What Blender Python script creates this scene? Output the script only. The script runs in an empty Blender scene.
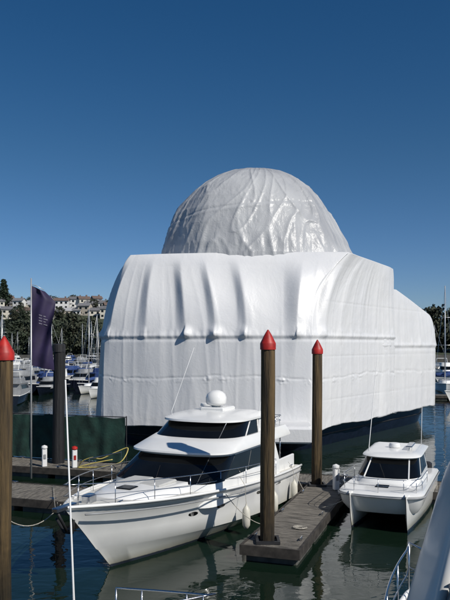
import bpy, math, random
from mathutils import Vector, noise, Matrix
random.seed(7)
C=bpy.context.scene.collection
S=bpy.context.scene
S.view_settings.view_transform='Standard'; S.view_settings.look='None'; S.view_settings.exposure=0
R=math.radians
# ---------------------------------------------------------------- helpers
def mesh_obj(name,verts,faces,mat,parent=None,smooth=False,loc=None,rot=0,auto=None):
    me=bpy.data.meshes.new(name); me.from_pydata([tuple(v) for v in verts],[],faces); me.update()
    if smooth:
        me.polygons.foreach_set('use_smooth',[True]*len(me.polygons))
    if mat: me.materials.append(mat)
    o=bpy.data.objects.new(name,me); C.objects.link(o)
    if parent: o.parent=parent
    if loc: o.location=loc
    o.rotation_euler[2]=rot
    if auto:
        me.polygons.foreach_set('use_smooth',[True]*len(me.polygons))
        me.set_sharp_from_angle(angle=R(auto))
    return o
def thing(name,loc,rot,label,cat,group=None):
    e=bpy.data.objects.new(name,None); C.objects.link(e); e.location=loc; e.rotation_euler[2]=rot
    e.empty_display_size=0.3; e["label"]=label; e["category"]=cat
    if group: e["group"]=group
    return e
def tag(o,label,cat,group=None):
    o["label"]=label; o["category"]=cat
    if group: o["group"]=group
    return o
class MB:
    def __init__(s): s.v=[]; s.f=[]
    def add(s,v,f):
        n=len(s.v); s.v+= [tuple(a) for a in v]; s.f+=[tuple(i+n for i in q) for q in f]
    def box(s,x0,x1,y0,y1,z0,z1):
        s.add([(x0,y0,z0),(x1,y0,z0),(x1,y1,z0),(x0,y1,z0),(x0,y0,z1),(x1,y0,z1),(x1,y1,z1),(x0,y1,z1)],
          [(3,2,1,0),(4,5,6,7),(0,1,5,4),(1,2,6,5),(2,3,7,6),(3,0,4,7)])
    def rbox(s,x0,x1,y0,y1,z0,z1,b):
        lv=[]
        for (z,i) in ((z0,b),(z0+b,0),(z1-b,0),(z1,b)):
            a0,a1,b0,b1=x0+i,x1-i,y0+i,y1-i
            lv.append([(a0+b,b0,z),(a1-b,b0,z),(a1,b0+b,z),(a1,b1-b,z),(a1-b,b1,z),(a0+b,b1,z),(a0,b1-b,z),(a0,b0+b,z)])
        s.loft(lv,True,True)
    def loft(s,levels,cap0=False,cap1=False,closed=True):
        n=len(levels[0]); v=[p for l in levels for p in l]; f=[]
        for k in range(len(levels)-1):
            for i in range(n if closed else n-1):
                j=(i+1)%n
                f.append((k*n+i,k*n+j,(k+1)*n+j,(k+1)*n+i))
        if cap0: f.append(tuple(reversed(range(n))))
        if cap1: f.append(tuple((len(levels)-1)*n+i for i in range(n)))
        s.add(v,f)
    def tube(s,pts,r,seg=8,caps=True):
        pts=[Vector(p) for p in pts]; lv=[]
        rr=r if isinstance(r,(list,tuple)) else [r]*len(pts)
        pr=None
        for i,p in enumerate(pts):
            t=(pts[min(i+1,len(pts)-1)]-pts[max(i-1,0)]).normalized()
            if pr is None:
                ref=Vector((0,0,1)) if abs(t.z)<.9 else Vector((1,0,0)); a=t.cross(ref).normalized()
            else:
                a=(pr-t*pr.dot(t)).normalized()
            pr=a; b=t.cross(a)
            lv.append([p+rr[i]*(math.cos(2*math.pi*k/seg)*a+math.sin(2*math.pi*k/seg)*b) for k in range(seg)])
        s.loft(lv,caps,caps)
    def lathe(s,prof,c=(0,0,0),seg=20):
        lv=[[(c[0]+r*math.cos(2*math.pi*k/seg),c[1]+r*math.sin(2*math.pi*k/seg),c[2]+z) for k in range(seg)] for r,z in prof]
        s.loft(lv,True,True)
    def obj(s,name,mat,parent=None,smooth=False,loc=None,rot=0,auto=None):
        return mesh_obj(name,s.v,s.f,mat,parent,smooth,loc,rot,auto)
    def each(s,name,mat,parent=None,smooth=False,auto=None):
        n=len(s.v); p=list(range(n))
        def fd(a):
            while p[a]!=a: p[a]=p[p[a]]; a=p[a]
            return a
        for q in s.f:
            for a in q[1:]: p[fd(a)]=fd(q[0])
        groups={}
        for q in s.f: groups.setdefault(fd(q[0]),[]).append(q)
        out=[]
        for g in groups.values():
            ids=sorted({a for q in g for a in q}); mp={a:i for i,a in enumerate(ids)}
            out.append(mesh_obj(name,[s.v[a] for a in ids],[tuple(mp[a] for a in q) for q in g],mat,parent,smooth,auto=auto))
        return out
def catmull(P,n,closed=False):
    out=[]; m=len(P); P=[Vector(p) for p in P]
    rng=m if closed else m-1
    for i in range(rng):
        if closed: a,b,c,d=P[(i-1)%m],P[i],P[(i+1)%m],P[(i+2)%m]
        else: a,b,c,d=P[max(i-1,0)],P[i],P[i+1],P[min(i+2,m-1)]
        for k in range(n):
            t=k/n
            out.append(0.5*((2*b)+(c-a)*t+(2*a-5*b+4*c-d)*t*t+(-a+3*b-3*c+d)*t**3))
    if not closed: out.append(P[-1])
    return out
# ---------------------------------------------------------------- materials
def mat(name,col,rough=.5,metal=0,var=.12,vs=3,bump=0,bs=20,stretch=(1,1,1),spec=.5,col2=None,detail=6,coat=0,dirt=None):
    m=bpy.data.materials.new(name); m.use_nodes=True; nt=m.node_tree; N=nt.nodes; L=nt.links
    b=N['Principled BSDF']; b.inputs['Roughness'].default_value=rough; b.inputs['Metallic'].default_value=metal
    b.inputs['Specular IOR Level'].default_value=spec
    b.inputs['Coat Weight'].default_value=coat; b.inputs['Coat Roughness'].default_value=.08
    tc=N.new('ShaderNodeTexCoord'); mp=N.new('ShaderNodeMapping'); mp.inputs['Scale'].default_value=stretch
    L.new(tc.outputs['Object'],mp.inputs['Vector'])
    nz=N.new('ShaderNodeTexNoise'); nz.inputs['Scale'].default_value=vs; nz.inputs['Detail'].default_value=detail
    L.new(mp.outputs[0],nz.inputs['Vector'])
    cr=N.new('ShaderNodeValToRGB'); cr.color_ramp.elements[0].position=.32; cr.color_ramp.elements[1].position=.68
    c2=col2 if col2 else tuple(c*(1-var*2) for c in col)
    cr.color_ramp.elements[0].color=(*c2,1); cr.color_ramp.elements[1].color=(*(min(1,c*(1+var*.4)) for c in col),1)
    L.new(nz.outputs[0],cr.inputs[0]); L.new(cr.outputs[0],b.inputs['Base Color'])
    if bump:
        n2=N.new('ShaderNodeTexNoise'); n2.inputs['Scale'].default_value=bs; n2.inputs['Detail'].default_value=5
        L.new(mp.outputs[0],n2.inputs['Vector'])
        bp=N.new('ShaderNodeBump'); bp.inputs['Strength'].default_value=bump; bp.inputs['Distance'].default_value=.05
        L.new(n2.outputs[0],bp.inputs['Height']); L.new(bp.outputs[0],b.inputs['Normal'])
    return m
def zramp(m,stops,noise_amt=.1):
    nt=m.node_tree; N=nt.nodes; L=nt.links; b=N['Principled BSDF']
    src=b.inputs['Base Color'].links[0].from_socket
    tc=N.new('ShaderNodeTexCoord'); sp=N.new('ShaderNodeSeparateXYZ'); L.new(tc.outputs['Object'],sp.inputs[0])
    nz=N.new('ShaderNodeTexNoise'); nz.inputs['Scale'].default_value=4; L.new(tc.outputs['Object'],nz.inputs['Vector'])
    ad=N.new('ShaderNodeMath'); ad.operation='MULTIPLY_ADD'; L.new(nz.outputs[0],ad.inputs[0]); ad.inputs[1].default_value=noise_amt; L.new(sp.outputs[2],ad.inputs[2])
    z0=stops[0][0]; z1=stops[-1][0]
    mr=N.new('ShaderNodeMapRange'); mr.inputs[1].default_value=z0; mr.inputs[2].default_value=z1; L.new(ad.outputs[0],mr.inputs[0])
    cr=N.new('ShaderNodeValToRGB'); els=cr.color_ramp.elements
    while len(els)<len(stops): els.new(.5)
    for e,(z,c) in zip(els,stops): e.position=(z-z0)/(z1-z0); e.color=(*c,1)
    L.new(mr.outputs[0],cr.inputs[0])
    mx=N.new('ShaderNodeMix'); mx.data_type='RGBA'; mx.blend_type='MULTIPLY'; mx.inputs[0].default_value=1
    L.new(src,mx.inputs[6]); L.new(cr.outputs[0],mx.inputs[7]); L.new(mx.outputs[2],b.inputs['Base Color'])
    return m
M_gel=mat('white_gelcoat',(.80,.80,.78),.22,var=.03,vs=1.5,coat=.3)
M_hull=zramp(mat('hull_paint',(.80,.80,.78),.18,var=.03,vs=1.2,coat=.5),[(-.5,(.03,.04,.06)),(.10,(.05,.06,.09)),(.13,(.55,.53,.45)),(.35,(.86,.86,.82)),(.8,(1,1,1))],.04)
M_deck=mat('deck_nonskid',(.60,.59,.55),.6,var=.05,vs=2,bump=.15,bs=120)
M_glass=mat('tinted_glass',(.006,.007,.008),.05,var=.2,vs=1,spec=.3)
M_steel=mat('stainless',(.62,.63,.65),.22,1,var=.05)
M_alu=mat('mast_aluminium',(.6,.6,.6),.4,.6,var=.05)
M_black=mat('black_rubber',(.02,.02,.022),.55,var=.2)
M_antenna=mat('antenna_white',(.75,.75,.74),.4,var=.02)
M_fender=mat('fender_vinyl',(.62,.60,.52),.45,var=.1,vs=4)
M_rope=mat('rope',(.45,.42,.36),.9,var=.25,vs=30)
M_canvasb=mat('blue_canvas',(.03,.07,.22),.8,var=.2,vs=4,bump=.3,bs=12)
M_grey=mat('grey_vinyl',(.28,.29,.30),.6,var=.1)
M_red=mat('red_cap_plastic',(.46,.020,.014),.5,var=.22,vs=5)
M_navy=mat('navy_hull',(.008,.011,.022),.25,var=.2,coat=.3)
M_pile=zramp(mat('timber_pile',(.135,.088,.038),.9,var=.3,vs=7,stretch=(1,1,.07),bump=1.0,bs=22,col2=(.022,.017,.012),detail=9),[(-1,(.12,.14,.12)),(.7,(.14,.16,.12)),(1.6,(.30,.30,.25)),(2.8,(.70,.70,.64)),(7,(1,1,1))],1.8)
M_pileb=mat('tarred_pile',(.012,.012,.014),.7,var=.3,vs=5,stretch=(1,1,.1),bump=.5)
M_plank=mat('weathered_planks',(.215,.195,.165),.9,var=.3,vs=5,stretch=(3.2,.5,1),bump=.5,bs=30,col2=(.065,.06,.052))
M_fascia=mat('dock_fascia',(.05,.043,.036),.8,var=.3,vs=4)
M_float=mat('concrete_float',(.10,.10,.09),.85,var=.25,vs=3)
M_green=mat('green_shade_cloth',(.012,.048,.036),.85,var=.3,vs=1.5,bump=.3,bs=8)
M_yel=mat('yellow_hose',(.58,.48,.14),.5,var=.1)
M_conc=mat('sea_wall_concrete',(.10,.095,.085),.9,var=.25,vs=.3)
def wrapmat(name,c1,c2,rough,b1,b2,b3,transl=.12,s3=1.0):
    m=bpy.data.materials.new(name); m.use_nodes=True; nt=m.node_tree; N=nt.nodes; L=nt.links
    b=N['Principled BSDF']; b.inputs['Roughness'].default_value=rough; b.inputs['Specular IOR Level'].default_value=.4
    tc=N.new('ShaderNodeTexCoord')
    nz=N.new('ShaderNodeTexNoise'); nz.inputs['Scale'].default_value=.3; nz.inputs['Detail'].default_value=5; nz.inputs['Distortion'].default_value=.6
    L.new(tc.outputs['Object'],nz.inputs['Vector'])
    cr=N.new('ShaderNodeValToRGB'); cr.color_ramp.elements[0].position=.3; cr.color_ramp.elements[1].position=.62
    cr.color_ramp.elements[0].color=(*c2,1); cr.color_ramp.elements[1].color=(*c1,1)
    L.new(nz.outputs[0],cr.inputs[0]); L.new(cr.outputs[0],b.inputs['Base Color'])
    mp=N.new('ShaderNodeMapping'); mp.inputs['Scale'].default_value=(1,1,.3); L.new(tc.outputs['Object'],mp.inputs[0])
    mp2=N.new('ShaderNodeMapping'); mp2.inputs['Scale'].default_value=(1,1,.45); mp2.inputs['Rotation'].default_value=(.2,.35,0); L.new(tc.outputs['Object'],mp2.inputs[0])
    n1=N.new('ShaderNodeTexNoise'); n1.inputs['Scale'].default_value=.9; n1.inputs['Detail'].default_value=3; n1.inputs['Distortion'].default_value=1.5; L.new(mp.outputs[0],n1.inputs[0])
    n2=N.new('ShaderNodeTexNoise'); n2.inputs['Scale'].default_value=3; n2.inputs['Detail'].default_value=4; n2.inputs['Distortion'].default_value=2.0; L.new(tc.outputs['Object'],n2.inputs[0])
    n3=N.new('ShaderNodeTexNoise'); n3.noise_type='RIDGED_MULTIFRACTAL'; n3.inputs['Scale'].default_value=s3; n3.inputs['Detail'].default_value=3; n3.inputs['Distortion'].default_value=.8; L.new(mp2.outputs[0],n3.inputs[0])
    p=None
    for nn,st,di in ((n1,b1,.25),(n3,b3,.12),(n2,b2,.08)):
        q=N.new('ShaderNodeBump'); q.inputs['Strength'].default_value=st; q.inputs['Distance'].default_value=di; L.new(nn.outputs[0],q.inputs['Height'])
        if p: L.new(p.outputs[0],q.inputs['Normal'])
        p=q
    L.new(p.outputs[0],b.inputs['Normal'])
    tr=N.new('ShaderNodeBsdfTranslucent'); tr.inputs[0].default_value=(.8,.82,.85,1); L.new(p.outputs[0],tr.inputs['Normal'])
    mx=N.new('ShaderNodeMixShader'); mx.inputs[0].default_value=transl
    L.new(b.outputs[0],mx.inputs[1]); L.new(tr.outputs[0],mx.inputs[2]); L.new(mx.outputs[0],N['Material Output'].inputs[0])
    return m
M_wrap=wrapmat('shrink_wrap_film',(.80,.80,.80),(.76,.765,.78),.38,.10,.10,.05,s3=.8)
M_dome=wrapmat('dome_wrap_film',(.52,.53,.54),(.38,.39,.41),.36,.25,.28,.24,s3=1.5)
# ---------------------------------------------------------------- world, sun, camera
EL=40; AZ=134
w=bpy.data.worlds.new("World"); S.world=w; w.use_nodes=True
nt=w.node_tree; bg=nt.nodes['Background']; sky=nt.nodes.new('ShaderNodeTexSky'); sky.sky_type='NISHITA'; sky.sun_disc=False
sky.sun_elevation=R(EL); sky.sun_rotation=R(AZ); sky.altitude=0; sky.air_density=1.0; sky.dust_density=.2; sky.ozone_density=3.2
hs=nt.nodes.new('ShaderNodeHueSaturation'); hs.inputs['Hue'].default_value=.501; hs.inputs['Saturation'].default_value=1.34; hs.inputs['Value'].default_value=.95
tc=nt.nodes.new('ShaderNodeTexCoord'); sp=nt.nodes.new('ShaderNodeSeparateXYZ'); nt.links.new(tc.outputs['Generated'],sp.inputs[0])
mr=nt.nodes.new('ShaderNodeMapRange'); mr.interpolation_type='SMOOTHSTEP'; mr.inputs[1].default_value=-.02; mr.inputs[2].default_value=.28; nt.links.new(sp.outputs[2],mr.inputs[0])
cm=nt.nodes.new('ShaderNodeMix'); cm.data_type='RGBA'; cm.inputs[6].default_value=(.76,.94,1.38,1); cm.inputs[7].default_value=(1.05,.98,1.0,1); nt.links.new(mr.outputs[0],cm.inputs[0])
ml=nt.nodes.new('ShaderNodeMix'); ml.data_type='RGBA'; ml.blend_type='MULTIPLY'; ml.inputs[0].default_value=1; nt.links.new(hs.outputs[0],ml.inputs[6]); nt.links.new(cm.outputs[2],ml.inputs[7])
nt.links.new(sky.outputs[0],hs.inputs['Color']); nt.links.new(ml.outputs[2],bg.inputs[0]); bg.inputs[1].default_value=.060
sd=bpy.data.lights.new('sun','SUN'); sd.energy=4.2; sd.angle=R(.5); sd.color=(1,.955,.88)
so=bpy.data.objects.new('sun',sd); C.objects.link(so)
dv=Vector((math.sin(R(AZ))*math.cos(R(EL)),math.cos(R(AZ))*math.cos(R(EL)),math.sin(R(EL))))
so.rotation_euler=dv.to_track_quat('Z','Y').to_euler(); so.location=(30,-30,60)
H=6.5
cd=bpy.data.cameras.new('camera'); cam=bpy.data.objects.new('camera',cd); C.objects.link(cam)
cam.location=(0,0,H); cam.rotation_euler=(R(90),0,0); cd.lens=42; cd.sensor_width=36; cd.shift_y=.075; cd.clip_end=8000
S.camera=cam
# ---------------------------------------------------------------- water
mw=bpy.data.materials.new('harbour_water'); mw.use_nodes=True; N=mw.node_tree.nodes; L=mw.node_tree.links; b=N['Principled BSDF']
b.inputs['Base Color'].default_value=(.006,.015,.009,1); b.inputs['Roughness'].default_value=.02; b.inputs['IOR'].default_value=1.33
tc=N.new('ShaderNodeTexCoord'); mp=N.new('ShaderNodeMapping'); mp.inputs['Scale'].default_value=(1,1.4,1); L.new(tc.outputs['Object'],mp.inputs[0])
prev=None
for sc,st,di in ((.35,.07,.35),(1.3,.11,.12),(4.5,.05,.03)):
    n=N.new('ShaderNodeTexNoise'); n.inputs['Scale'].default_value=sc; n.inputs['Detail'].default_value=2; n.inputs['Distortion'].default_value=.6; L.new(mp.outputs[0],n.inputs[0])
    p=N.new('ShaderNodeBump'); p.inputs['Strength'].default_value=st; p.inputs['Distance'].default_value=di; L.new(n.outputs[0],p.inputs['Height'])
    if prev: L.new(prev.outputs[0],p.inputs['Normal'])
    prev=p
L.new(prev.outputs[0],b.inputs['Normal'])
o=mesh_obj('water',[(-3500,-300,0),(3500,-300,0),(3500,6000,0),(-3500,6000,0)],[(0,1,2,3)],mw); o["kind"]="structure"
# ---------------------------------------------------------------- hull loft
def hull(parent,L_,B,zb,zs,rake,mat_h,mat_d,keel=-.5,yc=0,deck=True,full=2.6,name='hull',tw=.93,fl=0):
    NS=34
    levs=[(rake*.5,.02,1,-.25,keel),(0.15,.70,1.5+fl,-.02,-.2),(-.25*rake,.88,1.7+fl,.30*zb,.12),(-.30*rake,.905,1.75+fl,.33*zb,.16),
          (-.52*rake,.925,1.95+fl,.55*zb,.42*zs),(-.76*rake,.96,2.25+fl*.7,.78*zb,.72*zs),(-rake,1.0,full,zb,zs)]
    def pt(l,t):
        x0,f,p,z0,z1=l
        x=x0+(L_-x0)*t
        y=B/2*f*(1-(1-t)**p)*(1-(1-tw)*max(0,(t-.55)/.45)**2)
        y=max(y,.012)
        z=z1+(z0-z1)*(1-t)**1.35
        return (x,y,z)
    ts=[(i/NS)**1.35 for i in range(NS+1)]
    mb=MB(); rows=[]
    for t in ts:
        a=[pt(l,t) for l in levs]
        rows.append([(x,yc+y,z) for x,y,z in a][::-1]+[(x,yc-y,z) for x,y,z in a])
    mb.loft(rows,False,True,closed=False)
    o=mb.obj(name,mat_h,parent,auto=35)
    sheer=[pt(levs[-1],t) for t in ts]
    if deck:
        d=MB(); rr=[]
        for x,y,z in sheer: rr.append([(x,yc+y*.985*k,z-.07+.07*(1-k*k)) for k in (1,.6,.2,-.2,-.6,-1)])
        d.loft(rr,False,False,closed=False); d.obj('deck',mat_d,parent,smooth=True)
        for_tube=[(x,yc+y,z) for x,y,z in sheer[::-1]]+[(x,yc-y,z) for x,y,z in sheer[1:]]
        g=MB(); g.tube(for_tube,.045,8); g.obj('gunwale_cap',M_gel,parent,smooth=True)
    return sheer
def outline(x0,x1,hw,nose,e=2.6,n=24,m=8,z=0,slope=0,hb=None,yc=0):
    P=[]; hb=hb or hw
    for i in range(m):
        t=i/m; P.append((x1+(x0+nose-x1)*t,-(hb+(hw-hb)*t)))
    for i in range(n+1):
        a=-math.pi/2+math.pi*i/n
        P.append((x0+nose-nose*abs(math.cos(a))**(2/e),hw*math.copysign(abs(math.sin(a))**(2/e),a)))
    for i in range(m-1,-1,-1):
        t=i/m; P.append((x1+(x0+nose-x1)*t,(hb+(hw-hb)*t)))
    return [(x,y+yc,z+slope*(x-x0)) for x,y in P]
def house_loft(name,levels,mat_,parent,camber=.04,auto=40):
    mb=MB(); l=list(levels); top=l[-1]
    cx=sum(p[0] for p in top)/len(top); cy=sum(p[1] for p in top)/len(top)
    for k in (.9,.6,.25,.02):
        l.append([(cx+(p[0]-cx)*k,cy+(p[1]-cy)*k,p[2]+camber*(1-k*k)) for p in top])
    mb.loft(l,True,True); return mb.obj(name,mat_,parent,auto=auto)
def pane(name,A,B,i0,i1,f0,f1,mat_,parent,off=.014,ins=0.0):
    n=len(A); cols=[]
    for i in range(i0,i1+1):
        a=Vector(A[i]); b=Vector(B[i]); pa=Vector(A[max(i-1,0)]); na=Vector(A[min(i+1,n-1)])
        t=(na-pa).normalized(); up=(b-a).normalized(); nn=up.cross(t).normalized()
        c=Vector((sum(p[0] for p in A)/n,sum(p[1] for p in A)/n,a.z))
        if nn.dot(a-c)<0: nn=-nn
        cols.append((a,b,nn))
    mb=MB(); lv=[]
    for k,(a,b,nn) in enumerate(cols):
        lv.append([a+(b-a)*f+nn*off for f in (f0,(f0+f1)/2,f1)]+[a+(b-a)*f+nn*(off-.012) for f in (f1,f0)])
    if ins:
        for (q,r) in ((0,1),(-1,-2)):
            d=[(lv[r][k]-lv[q][k]) for k in range(5)]
            lv[q]=[lv[q][k]+d[k].normalized()*min(ins,d[k].length*.8) for k in range(5)]
    mb.loft(lv,True,True); return mb.obj(name,mat_,parent,auto=50)
def rail(parent,pts,h,r=.014,mid=True,inn=0,name='guard_rail',step=3,m=None):
    mb=MB(); top=[Vector(p)+Vector((0,0,h)) for p in pts]
    mb.tube(top,r,6)
    if mid: mb.tube([Vector(p)+Vector((0,0,h*.5)) for p in pts],r*.6,5)
    for i in list(range(0,len(pts),step))+[len(pts)-1]:
        mb.tube([Vector(pts[i])-Vector((0,0,.05)),top[i]],r*.9,6)
    return mb.obj(name,m or M_steel,parent,smooth=True)
# ---------------------------------------------------------------- foreground motor yacht
A1=math.atan2(.91,.42)
Y1=thing('motor_yacht',(-3.4,20.4,0),A1,'white flybridge motor yacht with dark windscreen and satellite dome','motor yacht')
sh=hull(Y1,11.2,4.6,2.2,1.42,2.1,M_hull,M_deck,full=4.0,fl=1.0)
mb=MB()
for sgn in (1,-1):
    mb.tube([(x,sgn*(y*.985+.02),z-.22) for x,y,z in sh[3:]],.025,6)
mb.each('rubbing_strake',M_grey,Y1,smooth=True)
cr_=[outline(-.2,5.2,1.25,2.4,2.4,z=1.85,slope=-.035,hb=1.55),outline(.0,5.2,1.18,2.3,2.4,z=2.05,slope=-.03,hb=1.5),outline(.4,5.2,1.06,2.1,2.4,z=2.14,slope=-.022,hb=1.4)]
house_loft('foredeck_trunk',cr_,M_gel,Y1)
M_pad=mat('sun_pad_vinyl',(.50,.50,.48),.7,var=.06)
for a,b2 in ((-.8,-.04),(.04,.8)):
    mb=MB(); mb.rbox(1.6,2.7,a,b2,2.10,2.19,.03); mb.obj('sun_pad',M_pad,Y1)
mb=MB(); mb.rbox(.75,1.25,-.26,.26,2.13,2.19,.02); mb.obj('deck_hatch',M_glass,Y1)
NZ=1.15; EE=3.1
s0=outline(2.55,9.0,1.98,NZ,EE,z=1.3); s1=outline(2.7,9.0,1.95,NZ,EE,z=2.02); s2=outline(4.0,9.0,1.76,NZ,EE,z=2.72); s3=outline(4.05,9.0,1.76,NZ,EE,z=2.78)
house_loft('saloon_cabin',[s0,s1,s2,s3],M_gel,Y1)
for a,bb in ((8,15),(15,25),(25,32)): pane('windshield',s1,s2,a,bb,.0,.98,M_glass,Y1,ins=.006)
for a,bb in ((3,5),(5,8),(32,35),(35,37)): pane('side_window',s1,s2,a,bb,.06,.95,M_glass,Y1,ins=.02)
mb=MB()
for i in (12,20,28):
    a=Vector(s1[i]); b2=a+(Vector(s2[i])-a)*.6; mb.tube([a+Vector((-.05,0,.03)),b2+Vector((-.05,.25,0))],.009,5)
mb.each('windshield_wiper',M_black,Y1)
f=[outline(4.0,10.2,1.86,NZ,EE,z=2.78),outline(3.72,10.3,1.96,1.3,EE,z=2.82),outline(3.74,10.3,1.96,1.3,EE,z=2.88),outline(4.3,10.25,1.88,1.5,2.9,z=3.06),outline(4.8,10.2,1.78,1.6,2.8,z=3.22)]
house_loft('flybridge_moulding',f,M_gel,Y1,camber=.0)
g0=outline(4.8,7.6,1.70,1.4,2.7,z=3.20); g1=outline(5.7,7.7,1.58,1.2,2.7,z=3.70)
for a,bb in ((1,8),(8,15),(15,25),(25,32),(32,39)):
    pane('flybridge_screen',g0,g1,a,bb,.0,1.0,M_glass,Y1,off=.0,ins=.012)
mb=MB()
for i in (1,8,32,39): mb.tube([g0[i],g1[i]],.03,6)
mb.each('hardtop_strut',M_gel,Y1,smooth=True)
hts=[outline(5.6,8.5,1.54,1.3,2.7,z=3.68),outline(5.35,8.7,1.66,1.4,2.7,z=3.72),outline(5.37,8.7,1.66,1.4,2.7,z=3.79),outline(5.9,8.5,1.46,1.3,2.6,z=3.91),outline(6.5,8.2,1.1,1.1,2.5,z=3.98)]
house_loft('hardtop',hts,M_gel,Y1,camber=.04)
mb=MB()
for yy in (-1.52,1.52):
    mb.add([(7.8,yy-.05,3.20),(9.2,yy-.05,3.20),(8.5,yy-.05,3.71),(7.8,yy-.05,3.71),(7.8,yy+.05,3.20),(9.2,yy+.05,3.20),(8.5,yy+.05,3.71),(7.8,yy+.05,3.71)],[(0,1,2,3),(7,6,5,4),(0,4,5,1),(1,5,6,2),(2,6,7,3),(3,7,4,0)])
mb.each('hardtop_bracket',M_gel,Y1)
mb=MB(); mb.rbox(6.9,8.0,-.5,.5,3.97,4.12,.04); mb.obj('radar_plinth',M_gel,Y1)
mb=MB(); mb.lathe([(.16,0),(.20,.05),(.36,.10),(.40,.18),(.40,.36),(.35,.49),(.25,.58),(.12,.63),(.02,.64)],(7.3,0,4.12),24); mb.obj('satellite_dome',M_gel,Y1,auto=50)
mb=MB(); mb.lathe([(.08,0),(.10,.08),(.24,.10),(.26,.15),(.24,.23),(.05,.25)],(8.1,.8,3.94),20); mb.obj('radar_dome',M_gel,Y1,auto=50)
for (bx,by,tx,ty,hh) in ((6.3,1.40,6.9,.75,2.4),(8.3,-1.40,8.6,-1.5,1.3)):
    mb=MB(); mb.tube([(bx,by,3.75),(bx,by,4.0),(bx+(tx-bx)*.4,by+(ty-by)*.4,4.0+hh*.4),(tx,ty,4.0+hh)],[.020,.016,.011,.007],6); mb.obj('whip_antenna',M_antenna,Y1,smooth=True)
mb=MB(); mb.rbox(9.1,11.1,-1.85,-1.75,1.2,1.9,.02); mb.rbox(9.1,11.1,1.75,1.85,1.2,1.9,.02); mb.each('cockpit_coaming',M_gel,Y1)
mb=MB(); mb.rbox(10.2,10.9,-1.0,1.0,1.2,1.7,.05); mb.obj('cockpit_seat',M_grey,Y1)
mb=MB(); mb.rbox(11.15,12.0,-1.8,1.8,.25,.35,.03); mb.obj('swim_platform',M_gel,Y1)
mb=MB()
for yy in (-1.62,1.62): mb.tube([(10.0,yy,1.8),(10.0,yy,2.80)],.03,8)
mb.each('overhang_post',M_steel,Y1,smooth=True)
sr=sh[2:29]
loop=[(x+.12,y*.93,z-.02) for x,y,z in sr[::-1]]+[(sh[0][0]+.02,0,2.2)]+[(x+.12,-y*.93,z-.02) for x,y,z in sr]
rail(Y1,loop,.60,.015,step=4)
rail(Y1,[(9.3+.16*i,-1.68,3.22) for i in range(5)]+[(10.1,-1.6+.4*i,3.22) for i in range(9)]+[(10.0-.2*i,1.68,3.22) for i in range(5)],.40,.014,name='flybridge_rail')
mb=MB(); mb.rbox(-2.45,-1.6,-.10,.10,2.13,2.25,.02); mb.obj('bow_roller',M_steel,Y1)
mb=MB(); mb.tube([(-2.35,0,2.15),(-1.95,0,1.55)],.04,6); mb.tube([(-2.02,-.30,1.88),(-1.88,-.1,1.52),(-1.88,.1,1.52),(-2.02,.30,1.88)],[.03,.08,.08,.03],6); mb.obj('anchor',M_black,Y1,smooth=True)
mb=MB(); mb.rbox(-1.15,-.75,-.14,.14,2.08,2.34,.04); mb.obj('anchor_winch',M_steel,Y1)
for cx_ in (-.6,10.6):
    for sg in (-1,1):
        hy=min(((abs(p[0]-cx_),p[1],p[2]) for p in sh))[1:]
        mb=MB(); y=sg*hy[0]*.88; z=hy[1]
        mb.tube([(cx_-.13,y,z+.07),(cx_+.13,y,z+.07)],.02,6); mb.tube([(cx_,y,z-.06),(cx_,y,z+.07)],.03,6); mb.obj('mooring_cleat',M_steel,Y1)
def hull_y(x,z,sh,B=2.15):
    for a,b_ in zip(sh,sh[1:]):
        if a[0]<=x<=b_[0]:
            t=(x-a[0])/(b_[0]-a[0]); return a[1]+(b_[1]-a[1])*t, a[2]+(b_[2]-a[2])*t
    return sh[-1][1],sh[-1][2]
bpy.context.view_layer.update()
hullobj=[c for c in Y1.children if c.name.startswith('hull')][0]
for xx in (2.6,4.0,6.6,8.4):
    for sg in (-1,1):
        ok,loc,nor,_=hullobj.ray_cast(Vector((xx,sg*5,1.15)),Vector((0,-sg,0)))
        if ok:
            mb=MB(); c=loc; ring=[]
            for (rx,rz,o_) in ((.24,.08,.0),(.24,.08,.02),(.20,.055,.024)):
                ring.append([c+nor*o_+Vector((rx*math.cos(2*math.pi*k/20),0,rz*math.sin(2*math.pi*k/20)))- nor*nor.dot(Vector((rx*math.cos(2*math.pi*k/20),0,rz*math.sin(2*math.pi*k/20)))) for k in range(20)])
            mb.loft(ring,True,True); mb.obj('porthole',M_glass,Y1)
def local(T,p):
    return T.matrix_world @ Vector(p)
for (xx) in (4.9,7.4,9.8):
    y,z=hull_y(xx,1,sh); p=local(Y1,(xx,-(y+.10),0))
    e=thing('boat_fender',(p.x,p.y,0),0,'cream vinyl fender hanging from the white yacht rail','fender','fenders hanging on the yacht side')
    mb=MB(); mb.lathe([(.02,.22),(.07,.25),(.13,.35),(.14,.6),(.13,.88),(.07,.98),(.03,1.03),(.03,1.08)],(0,0,0),16); mb.obj('fender_body',M_fender,e,auto=60)
    q=local(Y1,(xx,-y*.93,z+.3))-Vector((p.x,p.y,0)); q2=local(Y1,(xx,-y-.05,z))-Vector((p.x,p.y,0))
    mb=MB(); mb.tube([(0,0,1.05),q2,q],.009,5); mb.obj('fender_line',M_rope,e)
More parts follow.
